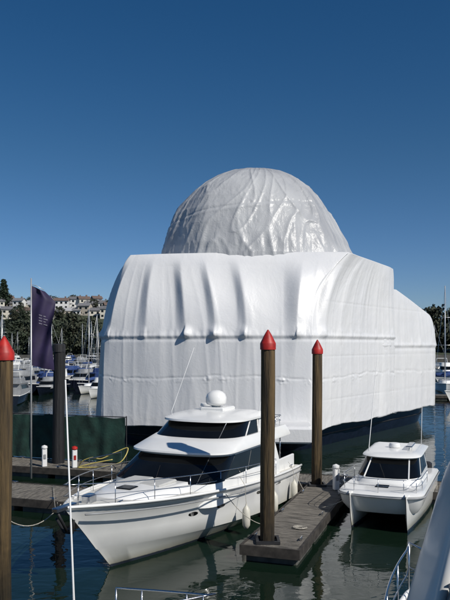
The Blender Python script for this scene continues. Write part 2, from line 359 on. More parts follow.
# ---------------------------------------------------------------- power catamaran
A2=math.atan2(.93,.36)
K=thing('power_catamaran',(5.35,24.4,0),A2,'small white power catamaran with cabin and outboard motors','catamaran')
for sg in (-1,1):
    hull(K,7.0,1.05,1.38,.95,.35,M_hull,M_deck,keel=-.4,yc=sg*.96,full=3.6,deck=False,name='hull',tw=.98,fl=.9)
lv=[outline(.30,7.0,1.25,.8,3.0,z=.58),outline(.0,7.0,1.42,.9,3.0,z=.85),outline(-.25,7.05,1.50,1.1,2.9,z=1.3,slope=-.035),outline(-.1,7.05,1.43,1.1,2.9,z=1.38,slope=-.035)]
house_loft('bridge_deck',lv,M_gel,K,camber=.06)
mb=MB(); mb.tube([(p[0],p[1]*1.01,p[2]) for p in outline(-.27,7.05,1.51,1.1,2.9,z=1.24,slope=-.035)],.03,6); mb.obj('rub_rail',M_grey,K,smooth=True)
k0=outline(1.4,5.2,1.2,1.1,2.7,z=1.15); k1=outline(1.65,5.2,1.18,1.1,2.7,z=1.53); k2=outline(2.85,5.25,1.02,.9,2.7,z=2.12); k3=outline(2.9,5.3,1.01,.9,2.7,z=2.16)
house_loft('cabin',[k0,k1,k2,k3],M_gel,K)
for a,bb in ((9,15),(15,25),(25,31)): pane('windscreen',k1,k2,a,bb,.03,.96,M_glass,K,ins=.03)
for a,bb in ((1,4),(4,8),(32,36),(36,39)): pane('side_window',k1,k2,a,bb,.1,.92,M_glass,K,ins=.03)
mb=MB()
for i in (15,25): mb.tube([Vector(k1[i])+Vector((-.02,0,.02)),Vector(k2[i])+Vector((-.02,0,0))],.03,6)
mb.each('windscreen_pillar',M_gel,K)
house_loft('cabin_roof',[outline(2.75,6.1,1.05,.9,2.7,z=2.15),outline(2.6,6.2,1.14,.95,2.7,z=2.18),outline(2.66,6.2,1.11,.95,2.7,z=2.23),outline(3.0,6.0,.9,.8,2.6,z=2.31)],M_gel,K,camber=.05)
mb=MB(); mb.rbox(.6,1.1,-.25,.25,1.37,1.43,.02); mb.obj('deck_hatch',M_glass,K)
mb=MB(); mb.lathe([(.1,0),(.22,.03),(.24,.1),(.2,.2),(.03,.22)],(4.2,0,2.34),18); mb.obj('radar_dome',M_gel,K,auto=50)
mb=MB(); mb.rbox(3.6,4.8,-.75,-.5,2.46,2.52,.02); mb.tube([(3.7,-.62,2.28),(3.7,-.62,2.48)],.02,6); mb.tube([(4.7,-.62,2.28),(4.7,-.62,2.48)],.02,6); mb.obj('roof_rack',M_steel,K)
mb=MB(); mb.tube([(3.4,.9,2.2),(3.4,.9,2.45),(3.7,.6,6.2)],[.022,.016,.009],6); mb.obj('whip_antenna',M_antenna,K,smooth=True)
mb=MB(); mb.tube([(5.6,-.9,2.2),(5.8,-.92,4.2)],[.016,.007],6); mb.obj('whip_antenna',M_antenna,K,smooth=True)
o_=outline(-.1,4.8,1.38,1.05,2.9,z=1.37,slope=-.035)[4:-4]
rail(K,o_,.48,.014,step=4)
for sg in (-1,1):
    mb=MB(); mb.rbox(7.1,7.6,sg*.98-.2,sg*.98+.2,.75,1.35,.08); mb.rbox(7.25,7.45,sg*.98-.08,sg*.98+.08,-.4,.8,.03); mb.obj('outboard_motor',M_black,K)
mb=MB()
for yy in (-1,1): mb.tube([(6.0,yy,1.1),(6.0,yy,2.18)],.025,6)
mb.each('roof_post',M_steel,K)
# ---------------------------------------------------------------- docks
def dock(name,P0,P1,wd,label,cat='dock',top=.5,group=None):
    d=Vector((P1[0]-P0[0],P1[1]-P0[1],0)); Ln=d.length; a=math.atan2(d.y,d.x)
    e=thing(name,(P0[0],P0[1],0),a,label,cat,group)
    mb=MB(); x=0; rd=random.Random(3)
    while x<Ln-.05:
        x1=min(x+.14,Ln); dz=rd.uniform(-.006,.006); mb.box(x+.008,x1-.008,-wd/2+rd.uniform(0,.015),wd/2-rd.uniform(0,.015),top-.035+dz,top+dz); x+=.14
    mb.obj('plank_decking',M_plank,e)
    mb=MB()
    for s in (-1,1): mb.box(.0,Ln,s*wd/2+(0.003 if s>0 else -.083),s*wd/2+(.083 if s>0 else -.003),top-.28,top+.02)
    mb.box(-.085,-.003,-wd/2-.08,wd/2+.08,top-.28,top+.02)
    mb.box(.02,Ln,-wd/2+.04,wd/2-.04,top-.25,top-.05)
    mb.obj('timber_fascia',M_fascia,e)
    x=.15
    while x<Ln-1:
        mb=MB(); mb.rbox(x,min(x+2.2,Ln),-wd/2+.05,wd/2-.05,-.4,top-.255,.03); mb.obj('pontoon_float',M_float,e); x+=2.6
    x=1.0
    while x<Ln:
        for s in (-1,1):
            mb=MB(); yy=s*(wd/2-.12); mb.tube([(x-.15,yy,top+.10),(x+.15,yy,top+.10)],.02,6); mb.rbox(x-.06,x+.06,yy-.03,yy+.03,top,top+.1,.01); mb.obj('mooring_cleat',M_steel,e)
        x+=3.4
    return e
dock('finger_dock',(1.33,20.75),(4.55,30.2),1.68,'weathered timber finger dock between the two moored boats',group='marina docks')
dock('walkway_dock',(19,26.3),(-22,39.7),2.3,'long timber walkway dock crossing behind the moored boats',group='marina docks')
dock('side_dock',(-5.3,27.8),(-13.5,30.6),2.6,'short shaded timber dock beside the bow of the yacht',group='marina docks')
# ---------------------------------------------------------------- piles
def pile(x,y,top,r,label,cap=True,base=0,m=None,name='mooring_pile'):
    e=thing(name,(x,y,0),random.uniform(0,6),label,'pile','marina mooring piles')
    mb=MB(); lv=[]
    for k in range(40):
        z=-2+(top+2)*k/39; ring=[]
        for i in range(36):
            a=2*math.pi*i/36
            q=r*(1.02-.04*k/39)+.022*noise.noise(Vector((3*math.cos(a),3*math.sin(a),z*.25+x)))+.012*noise.noise(Vector((9*math.cos(a),9*math.sin(a),z*.5+x)))
            ring.append((q*math.cos(a)+.03*math.sin(z*.6+x),q*math.sin(a),z))
        lv.append(ring)
    mb.loft(lv,True,True); mb.obj('timber_post',m or M_pile,e,smooth=True)
    if cap:
        mb=MB(); mb.lathe([(r*1.02,-.16),(r*1.12,-.16),(r*1.13,.02),(r*1.06,.06),(r*.55,.28),(r*.14,.43),(.01,.45)],(.03*math.sin(top*.6+x),0,top),24); mb.obj('conical_cap',M_red,e,auto=35)
    return e
pile(1.30,21.35,6.52,.215,'tall timber mooring pile with red conical cap through the dock end')
pile(3.93,29.9,6.28,.215,'tall timber mooring pile with red conical cap at far dock end')
pile(-5.58,17.6,6.28,.225,'timber mooring pile with red conical cap beside the yacht bow')
e=pile(-8.45,35.6,6.45,.30,'black tarred pile standing beside the green fence',cap=False,m=M_pileb)
mb=MB(); mb.lathe([(.33,-.3),(.33,.05),(.28,.1),(.01,.12)],(0,0,6.45),20); mb.obj('flat_cap',M_black,e)
for (x,y,n_) in ((1.30,21.35,'a'),(3.93,29.9,'b')):
    mb=MB(); lvv=[]
    for z,k in ((.51,.36),(.6,.36),(.6,.28),(.51,.28)):
        lvv.append([(x-k,y-k,z),(x+k,y-k,z),(x+k,y+k,z),(x-k,y+k,z)])
    mb.loft(lvv+[lvv[0]],False,False)
    o=mb.obj('pile_collar',M_black); tag(o,'black square collar holding the pile to the dock','pile collar','pile collars')
def pedestal(x,y,red):
    e=thing('power_pedestal',(x,y,.5),.4,'white dock power pedestal'+(' with red hose box' if red else ' on the timber dock'),'power pedestal','dock power pedestals')
    mb=MB(); mb.rbox(-.12,.12,-.10,.10,0,.9,.03); mb.obj('post',M_antenna,e)
    mb=MB(); mb.lathe([(.14,0),(.155,.04),(.14,.12),(.02,.17)],(0,0,.9),12); mb.obj('lamp_cap',M_gel if not red else M_red,e)
    mb=MB(); mb.rbox(-.06,.06,-.125,-.102,.40,.62,.01); mb.obj('socket_cover',M_grey if not red else M_red,e)
pedestal(4.6,29.0,False); pedestal(-7.35,34.2,True); pedestal(-8.9,34.5,False)
def rope(p,q,sag,label):
    p=Vector(p); q=Vector(q); mb=MB()
    mb.tube([p+(q-p)*t-Vector((0,0,sag*4*t*(1-t))) for t in [i/12 for i in range(13)]],.013,6); o=mb.obj('mooring_rope',M_rope,smooth=True); tag(o,label,'rope','mooring ropes')
rope(local(Y1,(10.8,-1.95,1.42)),(3.2,28.6,.6),.1,'pale mooring rope from yacht stern to finger dock')
rope(local(Y1,(-1.8,.3,2.2)),(-5.58,17.6,2.2),.4,'pale mooring rope from yacht bow to pile')
rope(local(Y1,(-1.7,.5,2.2)),(-7.2,29.4,.6),.5,'pale mooring rope from yacht bow to side dock')
rope(local(Y1,(3.4,-2.2,1.7)),(1.45,22.9,.6),.25,'pale mooring rope from yacht bow to finger dock')
rope((4.75,25.0,1.3),(3.5,25.4,.6),.1,'pale mooring rope from catamaran to finger dock')
mb=MB(); P=[]
for i in range(90):
    a=i*.35; rr_=.08+.0018*i; P.append((rr_*math.cos(a),rr_*math.sin(a),.015+.012*(i//36)))
mb.tube(P,.012,5); o=mb.obj('coiled_rope',M_rope,loc=(2.45,22.9,.505),smooth=True); tag(o,'flat coil of pale rope lying on the finger dock','rope')
def fence(P0,P1,h,label,z=.5):
    d=Vector((P1[0]-P0[0],P1[1]-P0[1],0)); Ln=d.length; a=math.atan2(d.y,d.x)
    e=thing('screen_fence',(P0[0],P0[1],z),a,label,'fence')
    mb=MB(); n=160; lv=[]
    for k in range(9):
        lv.append([(Ln*i/n,.10*noise.noise(Vector((i*.25,k*.4,P0[0])))-.08,.08+(h-.1+.10*noise.noise(Vector((i*.12,0,0))))*k/8) for i in range(n+1)])
    mb.loft(lv,closed=False); mb.obj('shade_cloth',M_green,e,smooth=True)
    mb=MB(); x=0
    while x<Ln+.01: mb.tube([(x,0.06,0),(x,0.06,h+.05)],.03,6); x+=Ln/round(Ln/2.2)
    mb.tube([(0,.06,h),(Ln,.06,h)],.025,6); mb.obj('fence_frame',M_black,e)
fence((-22,40.9),(-5.0,35.31),2.35,'long dark green shade cloth fence along the timber walkway')
mb=MB(); P=[(-7.2,34.6,.55),(-7.0,34.4,.8),(-6.5,34.2,1.0),(-6.0,34.0,.98),(-5.3,34.0,1.3),(-4.7,33.9,1.5),(-5.0,33.5,.9),(-6.0,33.9,.6),(-6.9,34.1,.54),(-7.1,33.8,.6),(-6.4,33.7,.8),(-5.4,33.6,1.0)]
mb.tube(catmull(P,8),.026,8); o=mb.obj('yellow_hose',M_yel,smooth=True); tag(o,'loose yellow hose looped over the walkway dock','hose')
mb=MB(); mb.tube([(-6.6,34.1,.5),(-6.6,34.1,.97),(-5.0,33.85,1.33),(-5.0,33.85,.5)],.03,6); o=mb.obj('hose_rack',M_steel); tag(o,'low grey metal frame carrying the yellow hose','rack')
# banner flag
e=thing('banner_flag',(-9.0,32.5,0),0,'tall rippling purple-blue banner flag on a slim pole','flag')
mb=MB(); mb.tube([(0,0,.3),(0,0,9.6)],[.05,.03],8); mb.tube([(0,0,9.3),(.25,0,9.25),(.6,0,9.05)],.015,6); mb.obj('flag_pole',M_alu,e,smooth=True)
def flagpt(u,z):
    t=(9.25-z)/3.7; wd=(1.0 if t>.12 else .55+.45*max(t,0)/.12)*(1-.04*t)*(1+.05*math.sin(t*8)); i=12*u
    return (.03+wd*u,.17*math.sin(i*.6+t*7)*u*1.2+.09*math.sin(t*11+1)*u,z-.25*u-.05*math.sin(t*6)*u)
mb=MB(); lv=[]
for k in range(41):
    z=9.25-3.7*k/40; lv.append([flagpt(i/16,z) for i in range(17)])
mb.loft(lv,closed=False); mb.obj('banner_cloth',mat('banner_navy',(.028,.018,.065),.7,var=.2,vs=2),e,smooth=True)
mb=MB()
for k in range(4):
    z=8.0-.13*k
    for (ua,ub) in ((.36,.50),(.55,.72 if k%2 else .64)):
        q=[flagpt(ua,z-.022),flagpt(ub,z-.022),flagpt(ub,z+.022),flagpt(ua,z+.022)]
        mb.add([(a,b_-.014,c) for a,b_,c in q],[(0,1,2,3)])
mb.obj('banner_lettering',mat('banner_print',(.22,.21,.27),.8),e)
# ---------------------------------------------------------------- wrapped superyacht
SY=thing('wrapped_superyacht',(0,42,0),0,'huge ship fully wrapped in white shrink wrap film with domed top','ship')
OX,OY=0,42
roofP=[(-6.9,51.5),(-6.3,47.0),(-5.7,46.1),(-1.0,45.2),(7.0,44.7),(8.0,45.0),(9.0,46.6),(11.0,49.7),(12.3,51.8),(12.6,53.5),(11,57),(0,60),(-6,57)]
midP =[(-8.9,52.0),(-8.05,46.4),(-7.1,45.0),(-1.2,42.9),(4.5,42.0),(5.6,42.3),(6.9,44.0),(10.2,48.7),(12.4,51.9),(12.9,53.6),(12,57),(0,61),(-7,58)]
botP =[(-9.3,52.0),(-8.3,46.2),(-7.3,44.8),(-1.2,42.6),(4.3,41.8),(5.4,42.1),(6.7,43.9),(10.1,48.7),(12.5,52.1),(13.0,53.8),(12,57),(0,61),(-7,58)]
def tri(fr,w_=.8):
    a=fr/w_ if fr<w_ else (1-fr)/(1-w_)
    return a*a*(3-2*a)*.6+a*.4
def ridg(v,k=2.4,p=3): return max(0,1-abs(noise.noise(v))*k)**p
def cover(name,roofP,midP,botP,zroof,zmid,zbot,mat_,nseg,nr,ribs,amp,seed,parent,sags=.45,roofrise=.15,xcorner=6.2,lin=.3,vm=.46):
    RR=catmull([(a[0]-OX,a[1]-OY,0) for a in roofP],nseg,True); MM=catmull([(a[0]-OX,a[1]-OY,0) for a in midP],nseg,True); BB=catmull([(a[0]-OX,a[1]-OY,0) for a in botP],nseg,True)
    n=len(RR)
    s=[0]
    for i in range(n): s.append(s[-1]+(MM[(i+1)%n]-MM[i]).length)
    nor=[]
    cen=sum(MM,Vector())/n
    for i in range(n):
        t=(MM[(i+6)%n]-MM[i-6]).normalized(); q=Vector((t.y,-t.x,0))
        if q.dot(MM[i]-cen)<0: q=-q
        nor.append(q)
    rows=[]
    rd=random.Random(seed); bat=[0]
    while bat[-1]<s[-1]: bat.append(bat[-1]+ribs*rd.uniform(.75,1.28))
    def cell(u):
        u=max(0,min(u,bat[-1]-.01))
        for k in range(len(bat)-1):
            if bat[k]<=u<bat[k+1]: return k,(u-bat[k])/(bat[k+1]-bat[k]),bat[k+1]-bat[k]
        return 0,0,1
    for k in range(nr+1):
        v=k/nr; row=[]
        for i in range(n):
            zr=zroof(RR[i].x,RR[i].y); zb=zbot(s[i])
            if v<vm:
                t=v/vm; a=t*math.pi/2
                hx=(math.sin(a)**1.0)*(1-lin)+t*lin
                p=RR[i].lerp(MM[i],hx); z=zr+(zmid-zr)*(.55*t+.45*(1-math.cos(a)))
            else:
                t=(v-vm)/(1-vm); p=MM[i].lerp(BB[i],t); z=zmid+(zb-zmid)*t
            u=s[i]
            side=1/(1+math.exp(-(MM[i].x-xcorner)*3))
            zz=min(1,max(0,(z-zmid)/(zr-zmid+.01)))
            uu=u+(1-side)*(zz**1.5)*1.2*math.sin((u-9)*.20+.2)+.06*noise.noise(Vector((u*.1,z*.15,seed)))
            ci,fr,wd=cell(uu)
            sc=(1-abs(2*fr-1)**2.4)
            sg=(tri(fr,.72)*.75+sc*.35)*(1-side)+sc*side*.24
            wob=.8+.5*noise.noise(Vector((ci*3.1,seed,.5)))
            hi=min(1,v*3.5); hi=hi*hi*(3-2*hi)
            if z>zmid: e_=math.sin(math.pi*min(1,.12+.88*(1-zz))**1.0)**.7; env=.20+.80*max(0,e_)
            else: env=.20*math.exp(-(zmid-z)/1.3)+.05
            off=-sags*sg*env*max(.3,wob)*hi
            d2=min(fr,1-fr)*wd
            kn=max(0.0,(.45+1.3*noise.noise(Vector((ci*7.3,1,seed)))))*(1-.7*side)
            off+=.28*kn*math.exp(-(d2*d2)/.13-((z-zmid-.05)**2)/.10)
            # horizontal tie-down seam with gathered puckers
            pk=math.exp(-((z-zmid)**2)/.06)
            off+=.035*pk*noise.noise(Vector((uu*4.5,z*1.2,seed+2)))*(1-.4*side)
            off+=.045*math.exp(-((z-zmid+.12)**2)/.012)-.03*math.exp(-((z-zmid+.35)**2)/.01)
            # irregular heat-welded seam with ragged patches
            zs=4.5+.10*math.sin(u*.5)+.12*noise.noise(Vector((u*.8,1,seed)))
            sw=.5+.8*max(0,noise.noise(Vector((u*.9,5,seed)))+.3)
            off-=.026*sw*math.exp(-((z-zs)**2)/.004)
            rag=math.exp(-((z-zs+.12)**2)/.06)*max(0,noise.noise(Vector((u*1.1,9,seed)))+.15)*1.6
            off+=rag*(.045*noise.noise(Vector((uu*6,z*6,seed)))+.05*ridg(Vector((uu*4,z*5,seed+1)),2.6,2))
            zone=.06+.35*math.exp(-((z-1.8)**2)/.4)+.35*math.exp(-((z-zmid)**2)/.2)+.3*side
            # a few soft, near-vertical tension lines
            off+=amp*.20*ridg(Vector((uu*.7+z*.03,z*.035,seed)),2.4,5)*hi
            off+=amp*.5*noise.noise(Vector((uu*.3,z*.2,seed+4)))+amp*.26*zone*noise.noise(Vector((uu*2.0,z*1.3,seed+5)))+amp*.12*zone*ridg(Vector((uu*2.6,z*1.5,seed+6)),2.5,2)
            off+=amp*.28*side*noise.noise(Vector((uu*1.6,z*.12,seed+8)))
            off-=.014*side*math.exp(-((d2)**2)/.002)
            off-=.012*side*(math.exp(-((z-9.2)**2)/.002)+math.exp(-((z-5.8)**2)/.002)+math.exp(-((z-3.1)**2)/.002))
            off*=min(1,v*9)
            P=p+nor[i]*off
            row.append((P.x,P.y,z+ (0 if k<nr else .06*noise.noise(Vector((u*.9,0,seed))))))
        rows.append(row)
    cx=sum(p[0] for p in rows[0])/n; cy=sum(p[1] for p in rows[0])/n
    roofrows=[]
    for kk in (.02,.2,.4,.6,.75,.86,.94,.985):
        roofrows.append([(cx+(p[0]-cx)*kk,cy+(p[1]-cy)*kk,zroof(RR[i].x,RR[i].y)-.05*min(1,(1-kk)*8)) for i,p in enumerate(rows[0])])
    last=rows[-1]; rows.append([(p[0]-nor[i].x*.12,p[1]-nor[i].y*.12,p[2]-.02) for i,p in enumerate(last)])
    mb=MB(); mb.loft(roofrows+rows,True,False); return mb.obj(name,mat_,parent,smooth=True)
cover('superstructure_wrap',roofP,midP,botP,lambda x,y:12.45-.020*max(0,x-7)**1.5,7.2,lambda s:1.30+.15*math.sin(s*.45)**2,M_wrap,90,210,2.5,.13,3,SY,sags=.50)
aR=[(10.6,50.6),(13.2,53.4),(15.6,56.6),(17.5,59.6),(17.3,62.5),(12,65),(7,62),(8.5,55)]
aM=[(10.6,50.0),(13.3,53.3),(15.9,56.6),(18.0,59.8),(17.8,63.0),(12,66),(6,63),(8,55)]
aB=[(10.5,49.8),(13.4,53.5),(15.9,56.8),(18.0,60.0),(17.8,63.5),(12,67),(6,63),(8,55)]
cover('aft_deck_wrap',aR,aM,aB,lambda x,y:10.7-max(0,x-13.0)*.40,6.6,lambda s:1.35+.1*math.sin(s*.5)**2,M_wrap,50,110,2.3,.11,7,SY,sags=.18,xcorner=-50,lin=.1)
# dome
mb=MB(); n=480; nr=190; rows=[]
cx,cy=2.4,8.2
profL=[(0,1.0),(.12,.99),(.33,.94),(.5,.875),(.62,.80),(.75,.69),(.83,.59),(.91,.455),(.965,.31),(.99,.17),(1,.01)]
profR=[(0,1.0),(.12,.955),(.21,.92),(.33,.85),(.44,.79),(.58,.695),(.71,.60),(.80,.51),(.88,.41),(.95,.28),(.985,.15),(1,.01)]
def pr(pf,h):
    for a,b_ in zip(pf,pf[1:]):
        if a[0]<=h<=b_[0]: return a[1]+(b_[1]-a[1])*(h-a[0])/(b_[0]-a[0])
    return .01
rd=random.Random(5); cuts=[0]
while cuts[-1]<2*math.pi-.5: cuts.append(cuts[-1]+rd.uniform(.38,.95))
cuts[-1]=2*math.pi
for k in range(nr+1):
    t=k/nr; h=math.sin(t*math.pi/2); row=[]
    rl=pr(profL,h); r_r=pr(profR,h)
    for i in range(n):
        a=2*math.pi*i/n; ca,sa=math.cos(a),math.sin(a)
        aa=(a+.25*h*math.sin(a*2+1)+.07*noise.noise(Vector((ca*2,sa*2,h*3))))%(2*math.pi)
        for c0_,c1_ in zip(cuts,cuts[1:]):
            if c0_<=aa<=c1_: break
        fr=(aa-c0_)/(c1_-c0_)
        mixr=.5+.5*ca; rad=rl*(1-mixr)+r_r*mixr
        sg=1-abs(2*fr-1)**1.6; q=1-.05*sg*math.sin(min(1,h*.9+.12)*math.pi)**.5
        r1=ridg(Vector((ca*2.8+h*.9,sa*2.8,h*1.2+2.2)),2.6,5)
        r2=ridg(Vector((ca*4.4-h*1.8,sa*4.4,h*1.9+8.2)),2.8,4)
        r4=ridg(Vector((ca*8+h*3,sa*8-h*2,h*4+5)),2.6,3)
        pat=.45+noise.noise(Vector((ca*2,sa*2,h*2.5+7)))
        r3=noise.noise(Vector((ca*1.8,sa*1.8,h*2.0)))*.5
        lowz=math.exp(-((h-.08)**2)/.012)
        low=lowz*(noise.noise(Vector((ca*14,sa*14,h*4)))*.10+.06*ridg(Vector((ca*10,sa*10,h*3)),2.6,3))
        hc=.46+.10*math.sin(a*1.0+2.2)
        ring=-.035*math.exp(-((h-hc)**2)/.00015)+.03*math.exp(-((h-hc+.03)**2)/.0003)
        off=.10*r1+.09*r2+.10*r3+low+.036*r4*max(0,pat)+ring
        R_=6.9*rad*q+off*min(1,rad*3)
        row.append((cx+R_*ca,cy+R_*.82*sa,12.45+6.6*h+.03*r1*rad))
    rows.append(row)
rows.insert(0,[(p[0],p[1],11.9) for p in rows[0]])
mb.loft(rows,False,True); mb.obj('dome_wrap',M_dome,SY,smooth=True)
hp=catmull([(a[0]*.955+.1,(a[1]-50)*.955+50-42,0) for a in [(-9.4,52.0),(-8.2,46.9),(-5.2,44.1),(-.2,42.6),(4.2,42.4),(5.7,43.3),(9.6,48.6),(13.5,53.9),(17.8,60.2),(17.5,64),(10,67),(0,61),(-7,58)]],12,True)
mb=MB(); mb.loft([[(p.x*f_+.2*(1-f_),8+(p.y-8)*f_,z) for p in hp] for z,f_ in ((-1.5,.9),(0,.95),(.3,.957),(1.2,.985),(2.4,1.0))],True,True); mb.obj('ship_hull',M_navy,SY,auto=40)
mb=MB(); mb.tube([(p.x*.97+.0,8+(p.y-8)*.97,.75) for p in hp]+[(hp[0].x*.97,8+(hp[0].y-8)*.97,.75)],.06,6); mb.obj('hull_belting',M_black,SY,smooth=True)
mb=MB(); lv=[]
for k,(z,i) in enumerate(((1.0,.1),(1.1,0),(1.8,0),(1.95,.15))):
    lv.append([(x+ (.04*noise.noise(Vector((x*2,y*2,z)))),y,z) for x,y in [(2.6+i,-3.0+i),(4.8-i,-3.2+i),(5.0-i,-2.6),(5.1-i,-.2),(2.7+i,0.2),(2.55+i,-1.5)]])
mb.loft(lv,True,True); mb.obj('platform_wrap',M_wrap,SY,auto=40)
# ---------------------------------------------------------------- closest boats
F=thing('cabin_cruiser',(3.15,10.6,0),R(-90)+.04,'white cabin cruiser with moulded arch and bow rails','cabin cruiser')
sh2=hull(F,10.0,4.0,2.35,1.9,1.2,M_hull,M_deck,full=3.6,fl=.5)
c0=outline(1.8,7.5,1.15,1.4,2.8,z=2.0); c1=outline(2.0,7.5,1.13,1.4,2.8,z=2.6); c2=outline(2.7,7.5,1.05,1.2,2.8,z=3.15); c3=outline(2.8,7.5,1.03,1.2,2.8,z=3.25)
house_loft('cabin',[c0,c1,c2,c3],M_gel,F)
for a,bb in ((8,15),(15,25),(25,32)): pane('windshield',c1,c2,a,bb,.05,.95,M_glass,F,ins=.02)
for a,bb in ((1,4),(4,8),(32,36),(36,39)): pane('side_window',c1,c2,a,bb,.08,.92,M_glass,F,ins=.04)
q0=outline(1.9,5.5,.80,1.0,2.8,z=3.25); q1=outline(2.4,5.5,.74,.9,2.8,z=3.85)
for a,bb in ((1,8),(8,15),(15,25),(25,32),(32,39)): pane('flybridge_screen',q0,q1,a,bb,0,1,M_glass,F,ins=.02)
house_loft('flybridge_coaming',[outline(1.8,5.6,.88,1.0,2.8,z=3.20),outline(1.75,5.6,.90,1.0,2.8,z=3.26),outline(1.85,5.6,.85,1.0,2.8,z=3.32)],M_gel,F,camber=0)
mb=MB(); mb.rbox(3.2,3.7,-.4,.4,3.32,4.0,.08); mb.obj('helm_seat',M_grey,F)
hl=[(1.75,-.84,2.6),(1.85,-.70,3.37),(2.05,-.56,4.23),(2.3,-.46,4.95),(2.5,-.32,5.36),(2.6,-.08,5.52)]
pathP=catmull(hl+[(2.62,.35,5.58)]+[(x,.7-y,z) for x,y,z in hl[::-1]],6)
mb=MB(); lv=[]
for i,p in enumerate(pathP):
    t=(pathP[min(i+1,len(pathP)-1)]-pathP[max(i-1,0)]).normalized(); ax=Vector((1,0,0)); nn=t.cross(ax).normalized(); ax=nn.cross(t).normalized()
    dn=min(1,max(0,(5.2-p.z)/2.4)); wd=.30+.22*dn; th=.075+.035*dn
    lv.append([p+ax*wd*math.copysign(abs(math.cos(a_))**.55,math.cos(a_))+nn*th*math.copysign(abs(math.sin(a_))**.55,math.sin(a_)) for a_ in [2*math.pi*(k+.5)/20 for k in range(20)]])
mb.loft(lv,True,True); mb.obj('radar_arch',M_gel,F,auto=60)
o_=[(x+.1,y*.95,z-.02) for x,y,z in sh2[2:22][::-1]]+[(sh2[0][0],0,2.35)]+[(x+.1,-y*.95,z-.02) for x,y,z in sh2[2:22]]
rail(F,o_,.82,.018,step=4)
G=thing('sport_boat',(-.95,10.7,0),R(180)-.06,'white sport boat with low steel bow rail and tall antenna','sport boat')
sh3=hull(G,8.5,2.8,2.05,1.5,.8,M_hull,M_deck,full=3.2,fl=.4)
c0=outline(2.4,6.5,.95,1.0,2.8,z=1.6); c1=outline(2.5,6.5,.93,1.0,2.8,z=1.95); c2=outline(3.2,6.5,.85,.9,2.8,z=2.35); c3=outline(3.3,6.5,.82,.9,2.8,z=2.42)
house_loft('cabin',[c0,c1,c2,c3],M_gel,G); pane('windshield',c1,c2,9,31,.1,.9,M_glass,G)
for a,bb in ((1,8),(32,39)): pane('side_window',c1,c2,a,bb,.1,.9,M_glass,G,ins=.05)
o_=[(x+.1,y*.92,z-.02) for x,y,z in sh3[1:10][::-1]]+[(sh3[0][0],0,2.05)]+[(x+.1,-y*.92,z-.02) for x,y,z in sh3[1:10]]
rail(G,o_,.66,.017,step=4)
mb=MB(); mb.tube([(1.44,-.3,1.9),(1.47,-.3,2.6),(1.60,-.3,5.95)],[.024,.018,.012],6); mb.obj('whip_antenna',M_antenna,G,smooth=True)
# ---------------------------------------------------------------- distant marina boats
def copy_thing(root,loc,rot,sc=1,label=None):
    r=root.copy(); C.objects.link(r); r.location=loc; r.rotation_euler[2]=rot; r.scale=(sc,sc,sc)
    if label: r["label"]=label
    for c in root.children:
        k=c.copy(); C.objects.link(k); k.parent=r
    return r
def sailboat(loc,rot,hm,label,cov):
    e=thing('sailboat',loc,rot,label,'sailboat','yachts moored in the marina')
    hull(e,9,2.9,1.35,1.0,1.0,hm,M_deck)
    house_loft('cabin',[outline(2.2,6.2,.8,1.2,2.4,z=.9),outline(2.4,6.2,.72,1.2,2.4,z=1.55)],M_gel,e)
    mb=MB(); mb.tube([(3.4,0,1.0),(3.4,0,13.5)],[.08,.06],8); mb.tube([(3.4,-1,6),(3.4,1,6)],.03,5); mb.tube([(3.4,-.8,9.5),(3.4,.8,9.5)],.03,5); mb.obj('mast',M_alu,e,smooth=True)
    mb=MB(); mb.tube([(3.4,0,2.2),(5.5,0,2.25),(7.5,0,2.2)],[.26,.24,.12],8); mb.obj('sail_cover',cov,e,smooth=True)
    mb=MB(); mb.rbox(6.0,8.3,-1.1,1.1,1.9,2.35,.15); mb.obj('cockpit_dodger',cov,e,auto=40)
    mb=MB()
    for p in ((-.9,0,1.4),(8.9,0,1.0),(3.6,1.3,1.1),(3.6,-1.3,1.1)): mb.tube([p,(3.4,0,13.3)],.012,4)
    mb.obj('rigging',M_steel,e); mb=MB()
    mb.rbox(3,5.6,-.83,-.79,1.15,1.35,.01); mb.obj('cabin_window',M_glass,e)
    return e
def cruiser(loc,rot,hm,label,cm_=None):
    e=thing('motor_launch',loc,rot,label,'motor launch','yachts moored in the marina')
    hull(e,9.5,3.4,1.7,1.1,1.2,hm,M_deck)
    a=outline(2.8,8,1.4,1.3,2.8,z=1.1); b1=outline(2.9,8,1.38,1.3,2.8,z=1.75); b2=outline(3.6,8,1.25,1.2,2.8,z=2.4); b3=outline(3.6,8.4,1.3,1.2,2.8,z=2.5)
    house_loft('cabin',[a,b1,b2,b3],cm_ or M_gel,e)
    pane('windshield',b1,b2,9,31,.05,.95,M_glass,e)
    for q,r_ in ((1,8),(32,39)): pane('side_window',b1,b2,q,r_,.1,.9,M_glass,e,ins=.1)
    house_loft('flybridge',[outline(4.2,7.6,1.15,1,2.6,z=2.5),outline(4.4,7.6,1.1,1,2.6,z=3.1)],cm_ or M_gel,e)
    mb=MB(); mb.tube([(7,-1.1,2.5),(7.3,-1,3.9),(7.3,1,3.9),(7,1.1,2.5)],.06,6); mb.obj('radar_arch',M_gel,e)
    return e
sb=sailboat((-26,104,0),1.9,M_hull,'white sailboat with blue sail cover at marina berth',M_canvasb)
mc=cruiser((-31,112,0),1.2,M_hull,'white motor launch with flybridge at marina berth')
bl=sailboat((-23.5,96,0),2.2,M_navy,'dark blue hulled sailboat at marina berth',M_canvasb)
ml2=cruiser((-21,98,0),1.0,M_navy,'dark blue motor launch with blue canvas top at marina berth',M_canvasb)
ml3=cruiser((-29,88,0),1.3,M_navy,'dark motor launch with grey cabin at marina berth',M_grey)
rd=random.Random(11)
